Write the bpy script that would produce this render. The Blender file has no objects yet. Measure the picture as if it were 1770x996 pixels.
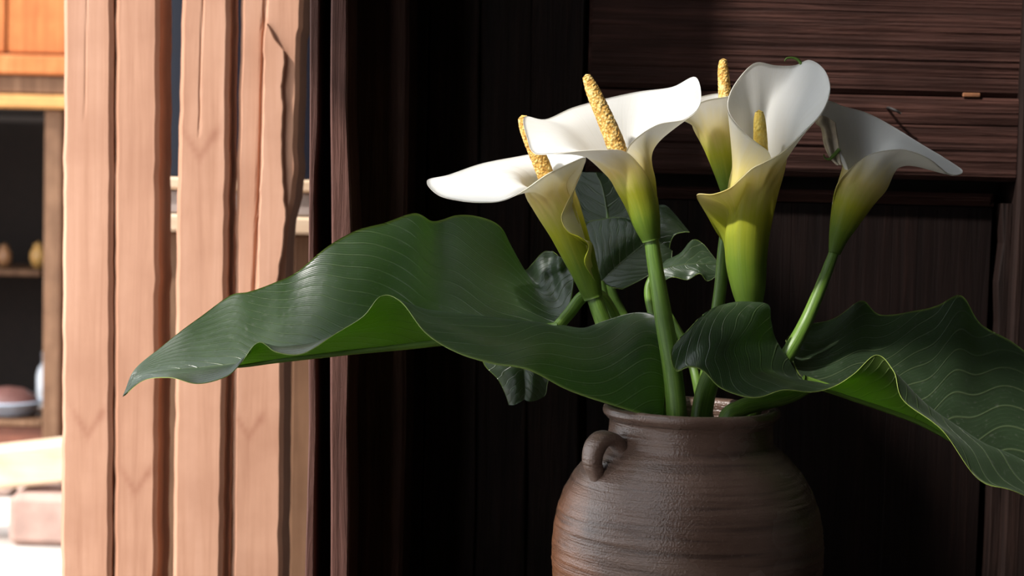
import bpy, math, random
import numpy as np
from mathutils import Vector, Matrix

random.seed(7)
rng = np.random.RandomState(11)

# ------------------------------------------------------------------ camera
F = 2950.0                      # focal length in pixels of the 1770x996 frame
D = 1.18                        # distance of the jar's axis
PX = D / F                      # metres per pixel at the jar
CAM = Vector((0.0, 0.0, 1.05))
ROT = (Matrix.Rotation(math.radians(90 - 3.3), 3, 'X') @ Matrix.Rotation(math.radians(1.4), 3, 'Z'))
scene = bpy.context.scene
COL = scene.collection
cam_data = bpy.data.cameras.new('camera')
cam_data.sensor_width = 36.0
cam_data.lens = F / 1770.0 * 36.0
cam_data.clip_start = 0.02
cam_data.dof.use_dof = True
cam_data.dof.focus_distance = 1.17
cam_data.dof.aperture_fstop = 11.0
cam = bpy.data.objects.new('camera', cam_data)
cam.matrix_world = Matrix.Translation(CAM) @ ROT.to_4x4()
COL.objects.link(cam)
scene.camera = cam

# ------------------------------------------------------------------ light
world = bpy.data.worlds.new('sky')
scene.world = world
world.use_nodes = True
bg = world.node_tree.nodes['Background']
bg.inputs[0].default_value = (0.90, 0.95, 1.0, 1)
bg.inputs[1].default_value = 3.2
SUN_AZ, SUN_EL = math.radians(58), math.radians(46)   # from the left of the view, above
sl = bpy.data.lights.new('sun', 'SUN')
sl.energy = 6.0
sl.angle = math.radians(2.5)
sl.color = (1.0, 0.955, 0.90)
sun = bpy.data.objects.new('sun', sl)
COL.objects.link(sun)
to_sun = Vector((-math.sin(SUN_AZ) * math.cos(SUN_EL), -math.cos(SUN_AZ) * math.cos(SUN_EL), math.sin(SUN_EL)))
sun.rotation_euler = to_sun.to_track_quat('Z', 'Y').to_euler()
sun.location = (-3, -3, 5)
vs = scene.view_settings
vs.view_transform = 'Standard'
vs.look = 'None'
vs.gamma = 1.0
vs.use_curve_mapping = False
vs.exposure = 0.0

# ------------------------------------------------------------------ geometry helpers
RN = np.array(ROT)
CN = np.array(CAM)


def px3(p):
    """(px, py, w) -> world; w counts pixels of depth (at the jar's scale) behind the jar's axis."""
    p = np.asarray(p, float)
    dep = D + p[..., 2] * PX
    loc = np.stack([(p[..., 0] - 885) / F * dep, -(p[..., 1] - 498) / F * dep, -dep], -1)
    return loc @ RN.T + CN


def onplane(px, py, Y):
    """the point of the vertical plane y = Y seen at a pixel"""
    r = RN @ np.array([(px - 885) / F, -(py - 498) / F, -1.0])
    return CN + r * (Y / r[1])


def cr(P, ts):
    """Catmull-Rom along axis 0 at uniform parameters ts (0..1)"""
    P = np.asarray(P, float)
    n = len(P)
    E = np.concatenate([[2 * P[0] - P[1]], P, [2 * P[-1] - P[-2]]])
    x = np.clip(np.asarray(ts) * (n - 1), 0, n - 1 - 1e-9)
    i = x.astype(int)
    t = (x - i).reshape((-1,) + (1,) * (P.ndim - 1))
    a, b, c, d = E[i], E[i + 1], E[i + 2], E[i + 3]
    return 0.5 * (2 * b + (c - a) * t + (2 * a - 5 * b + 4 * c - d) * t * t + (3 * b - a - 3 * c + d) * t ** 3)


def arc_resample(P, n):
    L = np.concatenate([[0], np.cumsum(np.linalg.norm(np.diff(P, axis=0), axis=1))])
    s = np.linspace(0, L[-1], n)
    return np.stack([np.interp(s, L, P[:, k]) for k in range(P.shape[1])], 1), L[-1]


def gnormals(G):
    du = np.gradient(G, axis=0)
    dv = np.gradient(G, axis=1)
    N = np.cross(du, dv)
    l = np.linalg.norm(N, axis=2, keepdims=True)
    N = N / np.maximum(l, 1e-12)
    return N


def tag(o, label=None, cat=None, group=None, kind=None):
    if label: o['label'] = label
    if cat: o['category'] = cat
    if group: o['group'] = group
    if kind: o['kind'] = kind
    return o


def thing(name, loc, label, cat, group=None):
    o = bpy.data.objects.new(name, None)
    o.empty_display_size = 0.02
    o.location = loc
    COL.objects.link(o)
    return tag(o, label, cat, group)


def origin_of(o):
    v = Vector((0, 0, 0))
    while o is not None:
        v += o.location
        o = o.parent
    return v


def mesh(name, V, faces, mats, parent=None, smooth=True, midx=None, attrs=None, kind=None, loc=None):
    """V in world coordinates; the object sits at its parent's origin (or at loc)"""
    V = np.asarray(V, float)
    o0 = origin_of(parent)
    own = Vector((0, 0, 0)) if loc is None else Vector(loc) - o0
    off = np.array(o0 + own)
    me = bpy.data.meshes.new(name)
    me.from_pydata([tuple(v) for v in (V - off)], [], [tuple(int(i) for i in f) for f in faces])
    for m in (mats if isinstance(mats, (list, tuple)) else [mats]):
        me.materials.append(m)
    if midx is not None:
        me.polygons.foreach_set('material_index', np.asarray(midx, np.int32))
    if smooth:
        me.polygons.foreach_set('use_smooth', np.ones(len(me.polygons), bool))
    for k, a in (attrs or {}).items():
        at = me.attributes.new(k, 'FLOAT', 'POINT')
        at.data.foreach_set('value', np.asarray(a, np.float32))
    me.update()
    o = bpy.data.objects.new(name, me)
    o.parent = parent
    o.location = own
    COL.objects.link(o)
    if kind: o['kind'] = kind
    return o


class Acc:
    """collects vertices, faces, material slots and attributes of one mesh"""
    def __init__(s): s.V, s.F, s.M, s.A = [], [], [], {}

    def add(s, V, F_, m=0, **attrs):
        o = len(s.V)
        s.V.extend(np.asarray(V).reshape(-1, 3).tolist())
        s.F.extend([tuple(i + o for i in f) for f in F_])
        s.M.extend([m] * len(F_) if np.isscalar(m) else list(m))
        for k, a in attrs.items():
            s.A.setdefault(k, []).extend(np.asarray(a).reshape(-1).tolist())

    def build(s, name, mats, parent=None, **kw):
        return mesh(name, s.V, s.F, mats, parent, midx=s.M, attrs=s.A, **kw)


def grid_faces(n, m, flip=False, wrap=False):
    f = []
    for i in range(n - 1):
        for j in range(m if wrap else m - 1):
            a, b = i * m + j, i * m + (j + 1) % m
            q = (a, b, b + m, a + m)
            f.append(q[::-1] if flip else q)
    return f


def shell(acc, G, th, flip=False, edges='1111', mats=(0, 1, 2), attrs=None):
    """thin closed sheet from a grid of world points: top, underside and rim; edges: i0 i1 j0 j1"""
    n, m = G.shape[:2]
    N = gnormals(G)
    if flip: N = -N
    th = np.broadcast_to(np.asarray(th, float), (n, m))[..., None]
    T, B = G + N * th * .5, G - N * th * .5
    f = grid_faces(n, m, flip=flip)
    k = n * m
    fb = [tuple(i + k for i in q[::-1]) for q in f]
    rim = []
    def strip(ids, rev):
        for a, b in zip(ids[:-1], ids[1:]):
            q = (a, a + k, b + k, b)
            rim.append(q[::-1] if rev else q)
    if edges[0] == '1': strip([j for j in range(m)], not flip)
    if edges[1] == '1': strip([(n - 1) * m + j for j in range(m)], flip)
    if edges[2] == '1': strip([i * m for i in range(n)], flip)
    if edges[3] == '1': strip([i * m + m - 1 for i in range(n)], not flip)
    V = np.concatenate([T.reshape(-1, 3), B.reshape(-1, 3)])
    A = {q: np.concatenate([np.asarray(v).reshape(-1)] * 2) for q, v in (attrs or {}).items()}
    acc.add(V, f + fb + rim, [mats[0]] * len(f) + [mats[1]] * len(fb) + [mats[2]] * len(rim), **A)


def tube(path, radii, nseg=16, n=60, ribs=0, rib_amp=0.0, flat=1.0, world=False, bump=0.0, cap=True):
    """swept round tube; path in (px, py, w), radii in pixels"""
    ts = np.linspace(0, 1, n)
    P = cr(path, ts)
    R = cr(np.asarray(radii, float).reshape(-1, 1), np.linspace(0, 1, n))[:, 0] if len(radii) > 1 else np.full(n, radii[0])
    if not world:
        P = px3(P)
        R = R * PX
    T = np.gradient(P, axis=0)
    T /= np.linalg.norm(T, axis=1, keepdims=True)
    up = np.array([0.13, 0.97, 0.2])
    S = np.cross(T, up); S /= np.linalg.norm(S, axis=1, keepdims=True)
    U = np.cross(S, T)
    a = np.linspace(0, 2 * math.pi, nseg, endpoint=False)
    rr = R[:, None] * (1 + rib_amp * np.cos(ribs * a)[None, :])
    if bump: rr = rr + bump * rng.rand(n, nseg)
    V = P[:, None] + S[:, None] * (np.cos(a)[None, :, None] * rr[..., None]) + U[:, None] * (np.sin(a)[None, :, None] * rr[..., None] * flat)
    f = grid_faces(n, nseg, flip=True, wrap=True)
    V = V.reshape(-1, 3)
    along = np.repeat(ts, nseg)
    ang = np.tile(a, n)
    if cap:
        k = len(V)
        V = np.concatenate([V, [P[0] - T[0] * R[0] * .35, P[-1] + T[-1] * R[-1] * .6]])
        for j in range(nseg):
            f.append(((j + 1) % nseg, j, k))
            b = (n - 1) * nseg
            f.append((b + j, b + (j + 1) % nseg, k + 1))
        along = np.concatenate([along, [0, 1]])
        ang = np.concatenate([ang, [0, 0]])
    return V, f, along, ang


# ------------------------------------------------------------------ materials
def nt_new(name):
    m = bpy.data.materials.new(name)
    m.use_nodes = True
    t = m.node_tree
    b = t.nodes['Principled BSDF']
    return m, t, b


def N(t, typ, ins=None, **props):
    n = t.nodes.new(typ)
    for k, v in props.items(): setattr(n, k, v)
    for k, v in (ins or {}).items():
        if isinstance(v, bpy.types.NodeSocket): t.links.new(v, n.inputs[k])
        else: n.inputs[k].default_value = v
    return n


def ramp(t, fac, stops, interp='LINEAR'):
    n = t.nodes.new('ShaderNodeValToRGB')
    n.color_ramp.interpolation = interp
    e = n.color_ramp.elements
    while len(e) < len(stops): e.new(0.5)
    for k, (p, c) in enumerate(stops):
        e[k].position = p
        e[k].color = (c[0], c[1], c[2], 1) if not np.isscalar(c) else (c, c, c, 1)
    t.links.new(fac, n.inputs[0])
    return n.outputs[0]


def math_(t, op, a, b=0.0, c=0.0):
    n = t.nodes.new('ShaderNodeMath'); n.operation = op
    for i, v in enumerate((a, b, c)):
        if isinstance(v, bpy.types.NodeSocket): t.links.new(v, n.inputs[i])
        else: n.inputs[i].default_value = v
    return n.outputs[0]


def mixc(t, fac, a, b, blend='MIX'):
    n = t.nodes.new('ShaderNodeMix'); n.data_type = 'RGBA'; n.blend_type = blend
    for i, v in ((0, fac), (6, a), (7, b)):
        if isinstance(v, bpy.types.NodeSocket): t.links.new(v, n.inputs[i])
        elif i == 0: n.inputs[0].default_value = v
        else: n.inputs[i].default_value = (v[0], v[1], v[2], 1)
    return n.outputs[2]


def attr(t, name):
    return N(t, 'ShaderNodeAttribute', attribute_name=name).outputs['Fac']


def objco(t, scale, rnd=0.0):
    tc = N(t, 'ShaderNodeTexCoord').outputs['Object']
    if rnd:
        oi = N(t, 'ShaderNodeObjectInfo').outputs['Random']
        k = math_(t, 'MULTIPLY', oi, rnd)
        tc = N(t, 'ShaderNodeVectorMath', {0: tc, 1: N(t, 'ShaderNodeCombineXYZ', {0: k, 1: k, 2: k}).outputs[0]}, operation='ADD').outputs[0]
    return N(t, 'ShaderNodeMapping', {'Vector': tc, 'Scale': scale}).outputs[0]


def bump(t, bsdf, h, strength, dist):
    b = N(t, 'ShaderNodeBump', {'Height': h, 'Strength': strength, 'Distance': dist})
    t.links.new(b.outputs[0], bsdf.inputs['Normal'])
    return b


def wood(name, dark, mid, light, axis='Z', rough=.6, grain=1.0, bdist=.002, bstr=.5, warp=.6, spec=.16, rnd=3.0):
    m, t, b = nt_new(name)
    s = {'Z': (1, 1, .045), 'X': (.045, 1, 1), 'Y': (1, .045, 1)}[axis]
    co = objco(t, tuple(70 * grain * k for k in s), rnd)
    big = objco(t, tuple(9 * grain * k for k in s), rnd)
    n1 = N(t, 'ShaderNodeTexNoise', {'Vector': co, 'Scale': 2.2, 'Detail': 6.0, 'Roughness': .65, 'Distortion': warp}).outputs[0]
    n2 = N(t, 'ShaderNodeTexNoise', {'Vector': big, 'Scale': 1.3, 'Detail': 4.0, 'Distortion': .4}).outputs[0]
    n3 = N(t, 'ShaderNodeTexNoise', {'Vector': objco(t, (14, 14, 14), rnd), 'Scale': 1.0, 'Detail': 5.0}).outputs[0]
    f = math_(t, 'MULTIPLY_ADD', n1, .62, math_(t, 'MULTIPLY', n2, .38))
    c = ramp(t, f, [(.30, dark), (.50, mid), (.70, light)])
    c = mixc(t, ramp(t, n3, [(.42, 0.0), (.75, .55)]), c, dark)
    if name == 'fresh_planed_pine':
        c = mixc(t, math_(t, 'MULTIPLY', attr(t, 'knot'), .55), c, (.30, .12, .07))
    t.links.new(c, b.inputs['Base Color'])
    b.inputs['Roughness'].default_value = rough
    b.inputs['Specular IOR Level'].default_value = spec
    bump(t, b, math_(t, 'MULTIPLY_ADD', n1, 1.0, math_(t, 'MULTIPLY', n3, .25)), bstr, bdist)
    return m


M_slat = wood('fresh_planed_pine', (.34, .16, .095), (.49, .26, .165), (.58, .33, .225), 'Z', .62, .5, .0008, .25, spec=.3)
M_dark_v = wood('shaded_stained_wood_upright', (.006, .0032, .0026), (.015, .0078, .0062), (.034, .017, .013), 'Z', .62, .9, .003, .7)  # wall wood toned down: the shade on the left planks is in the colour
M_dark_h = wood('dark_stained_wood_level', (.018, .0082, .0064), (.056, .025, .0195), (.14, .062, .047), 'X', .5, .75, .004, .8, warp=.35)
M_panel = wood('shaded_panel_wood', (.004, .002, .0017), (.0095, .0046, .0038), (.026, .011, .008), 'Z', .58, .8, .002, .5)  # same wood darker still, shade low on the wall put into its colour
M_post = wood('dark_red_brown_post', (.022, .010, .008), (.055, .025, .019), (.10, .048, .036), 'Z', .65, 1.0, .003, .7)
M_frame = wood('reddish_weathered_frame_wood', (.040, .017, .013), (.115, .052, .040), (.20, .10, .08), 'Z', .65, 1.1, .003, .8)
M_back = wood('orange_varnished_wood', (.28, .085, .025), (.46, .15, .045), (.55, .21, .08), 'Z', .45, .35, .001, .2)
M_beam = wood('pale_timber', (.46, .32, .20), (.62, .46, .32), (.72, .58, .43), 'X', .6, .5, .001, .2)
M_brown = wood('brown_shop_wood', (.09, .045, .025), (.17, .09, .05), (.26, .15, .09), 'Z', .6, .4, .001, .2)
M_bench = wood('bench_wood', (.012, .007, .005), (.025, .014, .010), (.05, .03, .02), 'X', .6, .6, .002, .4)


def plain(name, col, rough=.5, emit=0.0, var=.25, scale=30):
    m, t, b = nt_new(name)
    n = N(t, 'ShaderNodeTexNoise', {'Vector': objco(t, (scale,) * 3), 'Scale': 1.0, 'Detail': 5.0}).outputs[0]
    c = mixc(t, ramp(t, n, [(.35, 0.0), (.7, 1.0)]), col, tuple(k * (1 - var) for k in col))
    t.links.new(c, b.inputs['Base Color'])
    b.inputs['Roughness'].default_value = rough
    if emit:
        b.inputs['Emission Color'].default_value = (*col, 1)
        b.inputs['Emission Strength'].default_value = emit
    return m


def leafmat(name, base, vein, sheen_rough, transl, tcol, vein_w=.10, bstr=.5):
    m, t, b = nt_new(name)
    ph = attr(t, 'vein')
    fr = math_(t, 'PINGPONG', ph, 0.5)                      # 0 on each vein
    line = ramp(t, fr, [(0.0, 1.0), (vein_w * .45, .55), (vein_w, 0.0)])
    ph2 = math_(t, 'PINGPONG', math_(t, 'MULTIPLY', ph, 5.0), .5)
    fine = ramp(t, ph2, [(0.0, .35), (.3, 0.0)])
    n = N(t, 'ShaderNodeTexNoise', {'Vector': objco(t, (40, 40, 40)), 'Scale': 1.0, 'Detail': 6.0, 'Roughness': .6}).outputs[0]
    dust = N(t, 'ShaderNodeTexNoise', {'Vector': objco(t, (320, 320, 320)), 'Scale': 1.0, 'Detail': 3.0}).outputs[0]
    c = mixc(t, ramp(t, n, [(.3, 0.0), (.72, 1.0)]), tuple(k * .72 for k in base), tuple(k * 1.22 for k in base))
    c = mixc(t, math_(t, 'MULTIPLY', line, .42), c, vein)
    c = mixc(t, math_(t, 'MULTIPLY', fine, .10), c, vein)
    c = mixc(t, ramp(t, dust, [(.60, 0.0), (.80, .28)]), c, (.22, .22, .18))
    mr = attr(t, 'rib')                                       # 1 at the midrib
    c = mixc(t, ramp(t, mr, [(.975, 0.0), (1.0, .75)]), c, vein)
    ed = attr(t, 'edge')                                      # 1 at the margin
    c = mixc(t, ramp(t, ed, [(.982, 0.0), (1.0, .8)]), c, (.30, .42, .08))
    t.links.new(c, b.inputs['Base Color'])
    r = ramp(t, n, [(.3, sheen_rough), (.7, sheen_rough + .14)])
    t.links.new(r, b.inputs['Roughness'])
    b.inputs['Specular IOR Level'].default_value = .55
    b.inputs['Sheen Weight'].default_value = .07
    b.inputs['Sheen Roughness'].default_value = .45
    b.inputs['Sheen Tint'].default_value = (.85, .9, .82, 1)
    h = math_(t, 'ADD', math_(t, 'MULTIPLY', line, -1.0), math_(t, 'MULTIPLY_ADD', fine, -.35, math_(t, 'MULTIPLY', dust, .15)))
    bp = bump(t, b, h, bstr, .0006)
    tr = N(t, 'ShaderNodeBsdfTranslucent', {'Color': (*tcol, 1), 'Normal': bp.outputs[0]})
    mx = N(t, 'ShaderNodeMixShader', {0: transl, 1: b.outputs[0], 2: tr.outputs[0]})
    t.links.new(mx.outputs[0], t.nodes['Material Output'].inputs['Surface'])
    return m


M_leaf = leafmat('calla_leaf_top', (.026, .043, .022), (.15, .19, .09), .28, .24, (.40, .72, .03), .07)
M_leaf_under = leafmat('calla_leaf_underside', (.115, .185, .035), (.28, .37, .09), .42, .42, (.40, .72, .03), .10, .7)
M_leaf_rim = plain('calla_leaf_margin', (.30, .40, .08), .5)


def spathemat(name, inside):
    m, t, b = nt_new(name)
    h = attr(t, 'hgt')
    a = attr(t, 'ang')
    wob = N(t, 'ShaderNodeTexNoise', {'Vector': N(t, 'ShaderNodeCombineXYZ', {0: math_(t, 'MULTIPLY', a, 2.2), 1: math_(t, 'MULTIPLY', h, .9), 2: 0.0}).outputs[0], 'Scale': 1.6, 'Detail': 4.0}).outputs[0]
    fine = N(t, 'ShaderNodeTexNoise', {'Vector': N(t, 'ShaderNodeCombineXYZ', {0: math_(t, 'MULTIPLY', a, 42.0), 1: math_(t, 'MULTIPLY', h, 1.1), 2: 0.0}).outputs[0], 'Scale': 1.0, 'Detail': 2.0}).outputs[0]
    hh = math_(t, 'ADD', h, math_(t, 'MULTIPLY_ADD', wob, .30, -.15))
    hh = math_(t, 'ADD', hh, math_(t, 'MULTIPLY_ADD', fine, .12, -.06))
    white = (.86, .855, .83)
    if inside:
        c = ramp(t, math_(t, 'MULTIPLY', hh, .7), [(0.0, (.42, .50, .10)), (.35, (.74, .72, .36)), (.62, (.86, .85, .76)), (.85, white)])
    else:
        c = ramp(t, math_(t, 'MULTIPLY', hh, .62), [(0.0, (.11, .20, .025)), (.18, (.20, .31, .03)), (.40, (.50, .51, .04)), (.60, (.78, .66, .26)), (.84, (.85, .82, .74))])
    c = mixc(t, ramp(t, fine, [(.55, 0.0), (.75, .12)]), c, (.62, .60, .42))
    t.links.new(c, b.inputs['Base Color'])
    b.inputs['Roughness'].default_value = .42
    b.inputs['Specular IOR Level'].default_value = .35
    bp = bump(t, b, fine, .25, .0004)
    tr = N(t, 'ShaderNodeBsdfTranslucent', {'Color': c, 'Normal': bp.outputs[0]})
    mx = N(t, 'ShaderNodeMixShader', {0: .42, 1: b.outputs[0], 2: tr.outputs[0]})
    t.links.new(mx.outputs[0], t.nodes['Material Output'].inputs['Surface'])
    return m


M_sp_in = spathemat('calla_spathe_inside', True)
M_sp_out = spathemat('calla_spathe_outside', False)


def stemmat(name, c0, c1, c2):
    m, t, b = nt_new(name)
    al, an = attr(t, 'along'), attr(t, 'ang')
    v = N(t, 'ShaderNodeCombineXYZ', {0: math_(t, 'COSINE', an), 1: math_(t, 'SINE', an), 2: math_(t, 'MULTIPLY', al, .55)}).outputs[0]
    n = N(t, 'ShaderNodeTexNoise', {'Vector': v, 'Scale': 5.0, 'Detail': 6.0, 'Roughness': .7}).outputs[0]
    c = ramp(t, n, [(.32, c0), (.5, c1), (.70, c2)])
    t.links.new(c, b.inputs['Base Color'])
    b.inputs['Roughness'].default_value = .40
    bump(t, b, n, .4, .0006)
    return m


M_stem = stemmat('calla_stem', (.055, .115, .015), (.10, .19, .025), (.19, .30, .05))


def spadixmat(name, c0, c1, c2):
    m, t, b = nt_new(name)
    vo = N(t, 'ShaderNodeTexVoronoi', {'Vector': objco(t, (560, 560, 560)), 'Scale': 1.0}).outputs['Distance']
    n = N(t, 'ShaderNodeTexNoise', {'Vector': objco(t, (260, 260, 260)), 'Scale': 1.0, 'Detail': 3.0}).outputs[0]
    f = math_(t, 'MULTIPLY_ADD', vo, -.6, math_(t, 'ADD', n, .32))
    c = ramp(t, f, [(.25, c0), (.5, c1), (.75, c2)])
    t.links.new(c, b.inputs['Base Color'])
    b.inputs['Roughness'].default_value = .8
    bump(t, b, f, .8, .0012)
    return m


M_spadix = spadixmat('pollen_covered_spadix', (.42, .20, .035), (.68, .39, .08), (.85, .64, .26))
M_spadix_y = spadixmat('smooth_yellow_spadix', (.86, .56, .07), (.92, .64, .12), (.95, .72, .20))


def claymat():
    m, t, b = nt_new('unglazed_brown_clay')
    co = objco(t, (1, 1, 1))
    lines = N(t, 'ShaderNodeTexNoise', {'Vector': objco(t, (9, 9, 210)), 'Scale': 1.0, 'Detail': 4.0, 'Roughness': .6, 'Distortion': .25}).outputs[0]
    grit = N(t, 'ShaderNodeTexNoise', {'Vector': objco(t, (700, 700, 700)), 'Scale': 1.0, 'Detail': 3.0}).outputs[0]
    big = N(t, 'ShaderNodeTexNoise', {'Vector': objco(t, (12, 12, 16)), 'Scale': 1.0, 'Detail': 4.0}).outputs[0]
    sep = N(t, 'ShaderNodeSeparateXYZ', {0: co})
    c = ramp(t, big, [(.32, (.090, .050, .036)), (.52, (.150, .090, .067)), (.72, (.22, .14, .105))])
    # orange bounce from the slats, painted on the left flank of the belly
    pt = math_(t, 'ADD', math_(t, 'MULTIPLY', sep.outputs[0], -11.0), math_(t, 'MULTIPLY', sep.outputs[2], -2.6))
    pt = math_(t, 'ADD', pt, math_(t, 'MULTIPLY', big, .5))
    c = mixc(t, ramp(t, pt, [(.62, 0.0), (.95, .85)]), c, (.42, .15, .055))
    c = mixc(t, ramp(t, lines, [(.30, .55), (.48, 0.0)]), c, (.028, .016, .013))
    c = mixc(t, ramp(t, grit, [(.62, 0.0), (.78, .35)]), c, (.26, .19, .15))
    t.links.new(c, b.inputs['Base Color'])
    t.links.new(ramp(t, big, [(.35, .19), (.7, .34)]), b.inputs['Roughness'])
    b.inputs['Specular IOR Level'].default_value = .55
    b.inputs['Sheen Weight'].default_value = .07
    b.inputs['Sheen Roughness'].default_value = .45
    b.inputs['Sheen Tint'].default_value = (.85, .9, .82, 1)
    h = math_(t, 'ADD', math_(t, 'MULTIPLY', lines, 1.0), math_(t, 'MULTIPLY', grit, .30))
    bump(t, b, h, .75, .0022)
    return m


M_clay = claymat()


# ------------------------------------------------------------------ boards of the setting
def noise1(n, k, amp):
    c = rng.randn(max(4, k)) * amp
    return np.interp(np.linspace(0, 1, n), np.linspace(0, 1, len(c)), c)


def board(name, L, R, Y, th, mat, parent, ztop, zbot, nx=9, nz=90, wob=.0008, bev=.003, relief=None, kind=None):
    """upright board: L and R are lists of (px, py) on the plane y = Y; goes on straight to ztop / zbot"""
    zs = np.linspace(zbot, ztop, nz)
    def edge(pts):
        W = np.array([onplane(p[0], p[1], Y) for p in pts])
        o = np.argsort(W[:, 2]); W = W[o]
        return np.interp(zs, W[:, 2], W[:, 0])
    xl, xr = edge(L) + noise1(nz, nz // 3, wob), edge(R) + noise1(nz, nz // 3, wob)
    # closed outline in plan: back left, front left (bevelled), front, front right (bevelled), back right
    u = np.concatenate([[0, 0, 0], np.linspace(0, 1, nx), [1, 1, 1]])
    m = len(u)
    V = np.zeros((nz, m, 3))
    for j in range(m):
        x = xl + (xr - xl) * u[j] if j < 3 or j > m - 4 else xl + bev + (xr - xl - 2 * bev) * u[j]
        y = np.full(nz, Y)
        if j == 0 or j == m - 1: y = y + th
        elif j == 1 or j == m - 2: y = y + th * .5
        elif j == 2 or j == m - 3: y = y + bev
        if 3 <= j <= m - 4 and relief is not None:
            y = y + relief(x, zs, (u[j]))
        V[:, j, 0], V[:, j, 1], V[:, j, 2] = x, y, zs
    f = grid_faces(nz, m, flip=False)
    f += [(i * m + m - 1, i * m, (i + 1) * m, (i + 1) * m + m - 1) for i in range(nz - 1)]
    f.append(tuple(range(m))[::-1]); f.append(tuple((nz - 1) * m + j for j in range(m)))
    o = mesh(name, V.reshape(-1, 3), f, mat, parent, smooth=False, kind=kind,
             loc=(float(xl.mean()), Y, float(zbot)))
    return o


def box(name, lo, hi, mat, parent=None, bev=.004, kind=None, rot=None):
    """bevelled block between two corners"""
    lo, hi = np.array(lo, float), np.array(hi, float)
    bev = min(bev, (hi - lo).min() * .3)
    V = []
    idx = {}
    for ax in range(3):
        for s in (0, 1):
            for a in (0, 1):
                for c in (0, 1):
                    p = np.zeros(3)
                    o1, o2 = [k for k in range(3) if k != ax]
                    p[ax] = (lo, hi)[s][ax]
                    p[o1] = lo[o1] + bev if a == 0 else hi[o1] - bev
                    p[o2] = lo[o2] + bev if c == 0 else hi[o2] - bev
                    key = [0, 0, 0]; key[ax] = s; key[o1] = a; key[o2] = c
                    idx[(ax, tuple(key))] = len(V); V.append(p)
    f = []
    for ax in range(3):
        o1, o2 = [k for k in range(3) if k != ax]
        for s in (0, 1):
            q = []
            for a, c in ((0, 0), (1, 0), (1, 1), (0, 1)):
                key = [0, 0, 0]; key[ax] = s; key[o1] = a; key[o2] = c
                q.append(idx[(ax, tuple(key))])
            f.append(q)
    for ax in range(3):                                   # bevel strips along each axis
        o1, o2 = [k for k in range(3) if k != ax]
        for a in (0, 1):
            for c in (0, 1):
                k0 = [0, 0, 0]; k0[o1] = a; k0[o2] = c
                k1 = list(k0); k1[ax] = 1
                f.append([idx[(o1, tuple(k0))], idx[(o1, tuple(k1))], idx[(o2, tuple(k1))], idx[(o2, tuple(k0))]])
    for a in (0, 1):
        for c in (0, 1):
            for e in (0, 1):
                f.append([idx[(ax, (a, c, e))] for ax in range(3)])
    V = np.array(V)
    ctr = (lo + hi) / 2
    # consistent outward faces
    F2 = []
    for q in f:
        P = V[q]; n = np.cross(P[1] - P[0], P[2] - P[0])
        F2.append(q if np.dot(n, P.mean(0) - ctr) > 0 else q[::-1])
    if rot is not None:
        Rm = np.array(Matrix.Rotation(rot[1], 3, rot[0]))
        V = (V - ctr) @ Rm.T + ctr
    return mesh(name, V, F2, mat, parent, smooth=False, kind=kind, loc=(float(ctr[0]), float(ctr[1]), float(lo[2])))


def structure(name, loc=(0, 0, 0)):
    o = bpy.data.objects.new(name, None); o.empty_display_size = .05; o.location = loc
    COL.objects.link(o); o['kind'] = 'structure'
    return o


YW = 1.50                                                  # plane of the dark back wall
ZT = 2.75
M_ground = plain('pale_paving', (.56, .50, .45), .85, var=.35, scale=6)
M_plaster = plain('dark_plaster', (.035, .026, .022), .9)  # even dark tone for unseen walls, ceilings and backings

flo = box('floor', (-6, -3, -.1), (3, 9, 0), M_ground, None, .002, kind='structure')
# unseen passage walls and ceiling, added so skylight enters at the left only
box('floor_passage', (-.42, -1.6, 0), (.9, YW + .1, .012), plain('dark_stone', (.06, .05, .045), .8), None, .002, kind='structure')  # unseen floor slab, added dark to cut the sun's bounce
box('ceiling', (-.42, -1.6, ZT), (.9, YW + .12, ZT + .08), M_plaster, None, .004, kind='structure')
box('wall_right', (.80, -1.6, .014), (.90, YW + .10, ZT - .001), M_plaster, None, .004, kind='structure')
box('wall_front', (-.42, -1.6, .014), (.798, -1.5, ZT - .001), M_plaster, None, .004, kind='structure')

# unseen lintel above the picture, added to shade the niche
box('trim_shade_lintel', (-.42, .84, 1.86), (.798, .90, ZT - .001), M_plaster, None, .004, kind='structure')
box('trim_shade_board', (-.31, .845, 1.64), (.796, .895, 1.859), M_plaster, None, .004, kind='structure')  # unseen hanging board, added to keep sun off the right-hand bloom
# unseen half-height wall, added and sloped to shade the long leaf and jar
pp = [(.949, 0), (.949, 1.475), (.944, 1.475), (.76, 1.70), (.66, 1.70), (.66, 0)]
mesh('wall_shade_parapet', [(x_, y_, z_) for x_ in (-.46, -.42) for y_, z_ in pp],
     [(0, 1, 2, 3, 4, 5), (11, 10, 9, 8, 7, 6)] + [(k, 6 + k, 6 + (k + 1) % 6, (k + 1) % 6) for k in range(6)], M_plaster, None, smooth=False, kind='structure', loc=(-.44, .7, 0))
box('wall_shade_porch', (-.46, -1.6, 0), (-.42, .28, ZT - .001), M_plaster, None, .004, kind='structure')  # unseen wall, added to cut skylight from the front
box('wall_shade_house', (-.17, YW + .06, 0), (-.10, 3.2, ZT), M_plaster, None, .004, kind='structure')  # unseen wall, added to block sky light on the slats' right sides
box('trim_shade_beam', (-.46, .986, 1.50), (-.42, 1.13, 1.79), M_plaster, None, .004, kind='structure')  # unseen beam, added to keep sun off the rear leaves
box('trim_shade_post', (-.465, .950, 0), (-.415, .985, 1.72), M_plaster, None, .004, kind='structure')  # unseen post, added to shade the rear half of the long leaf
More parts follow.
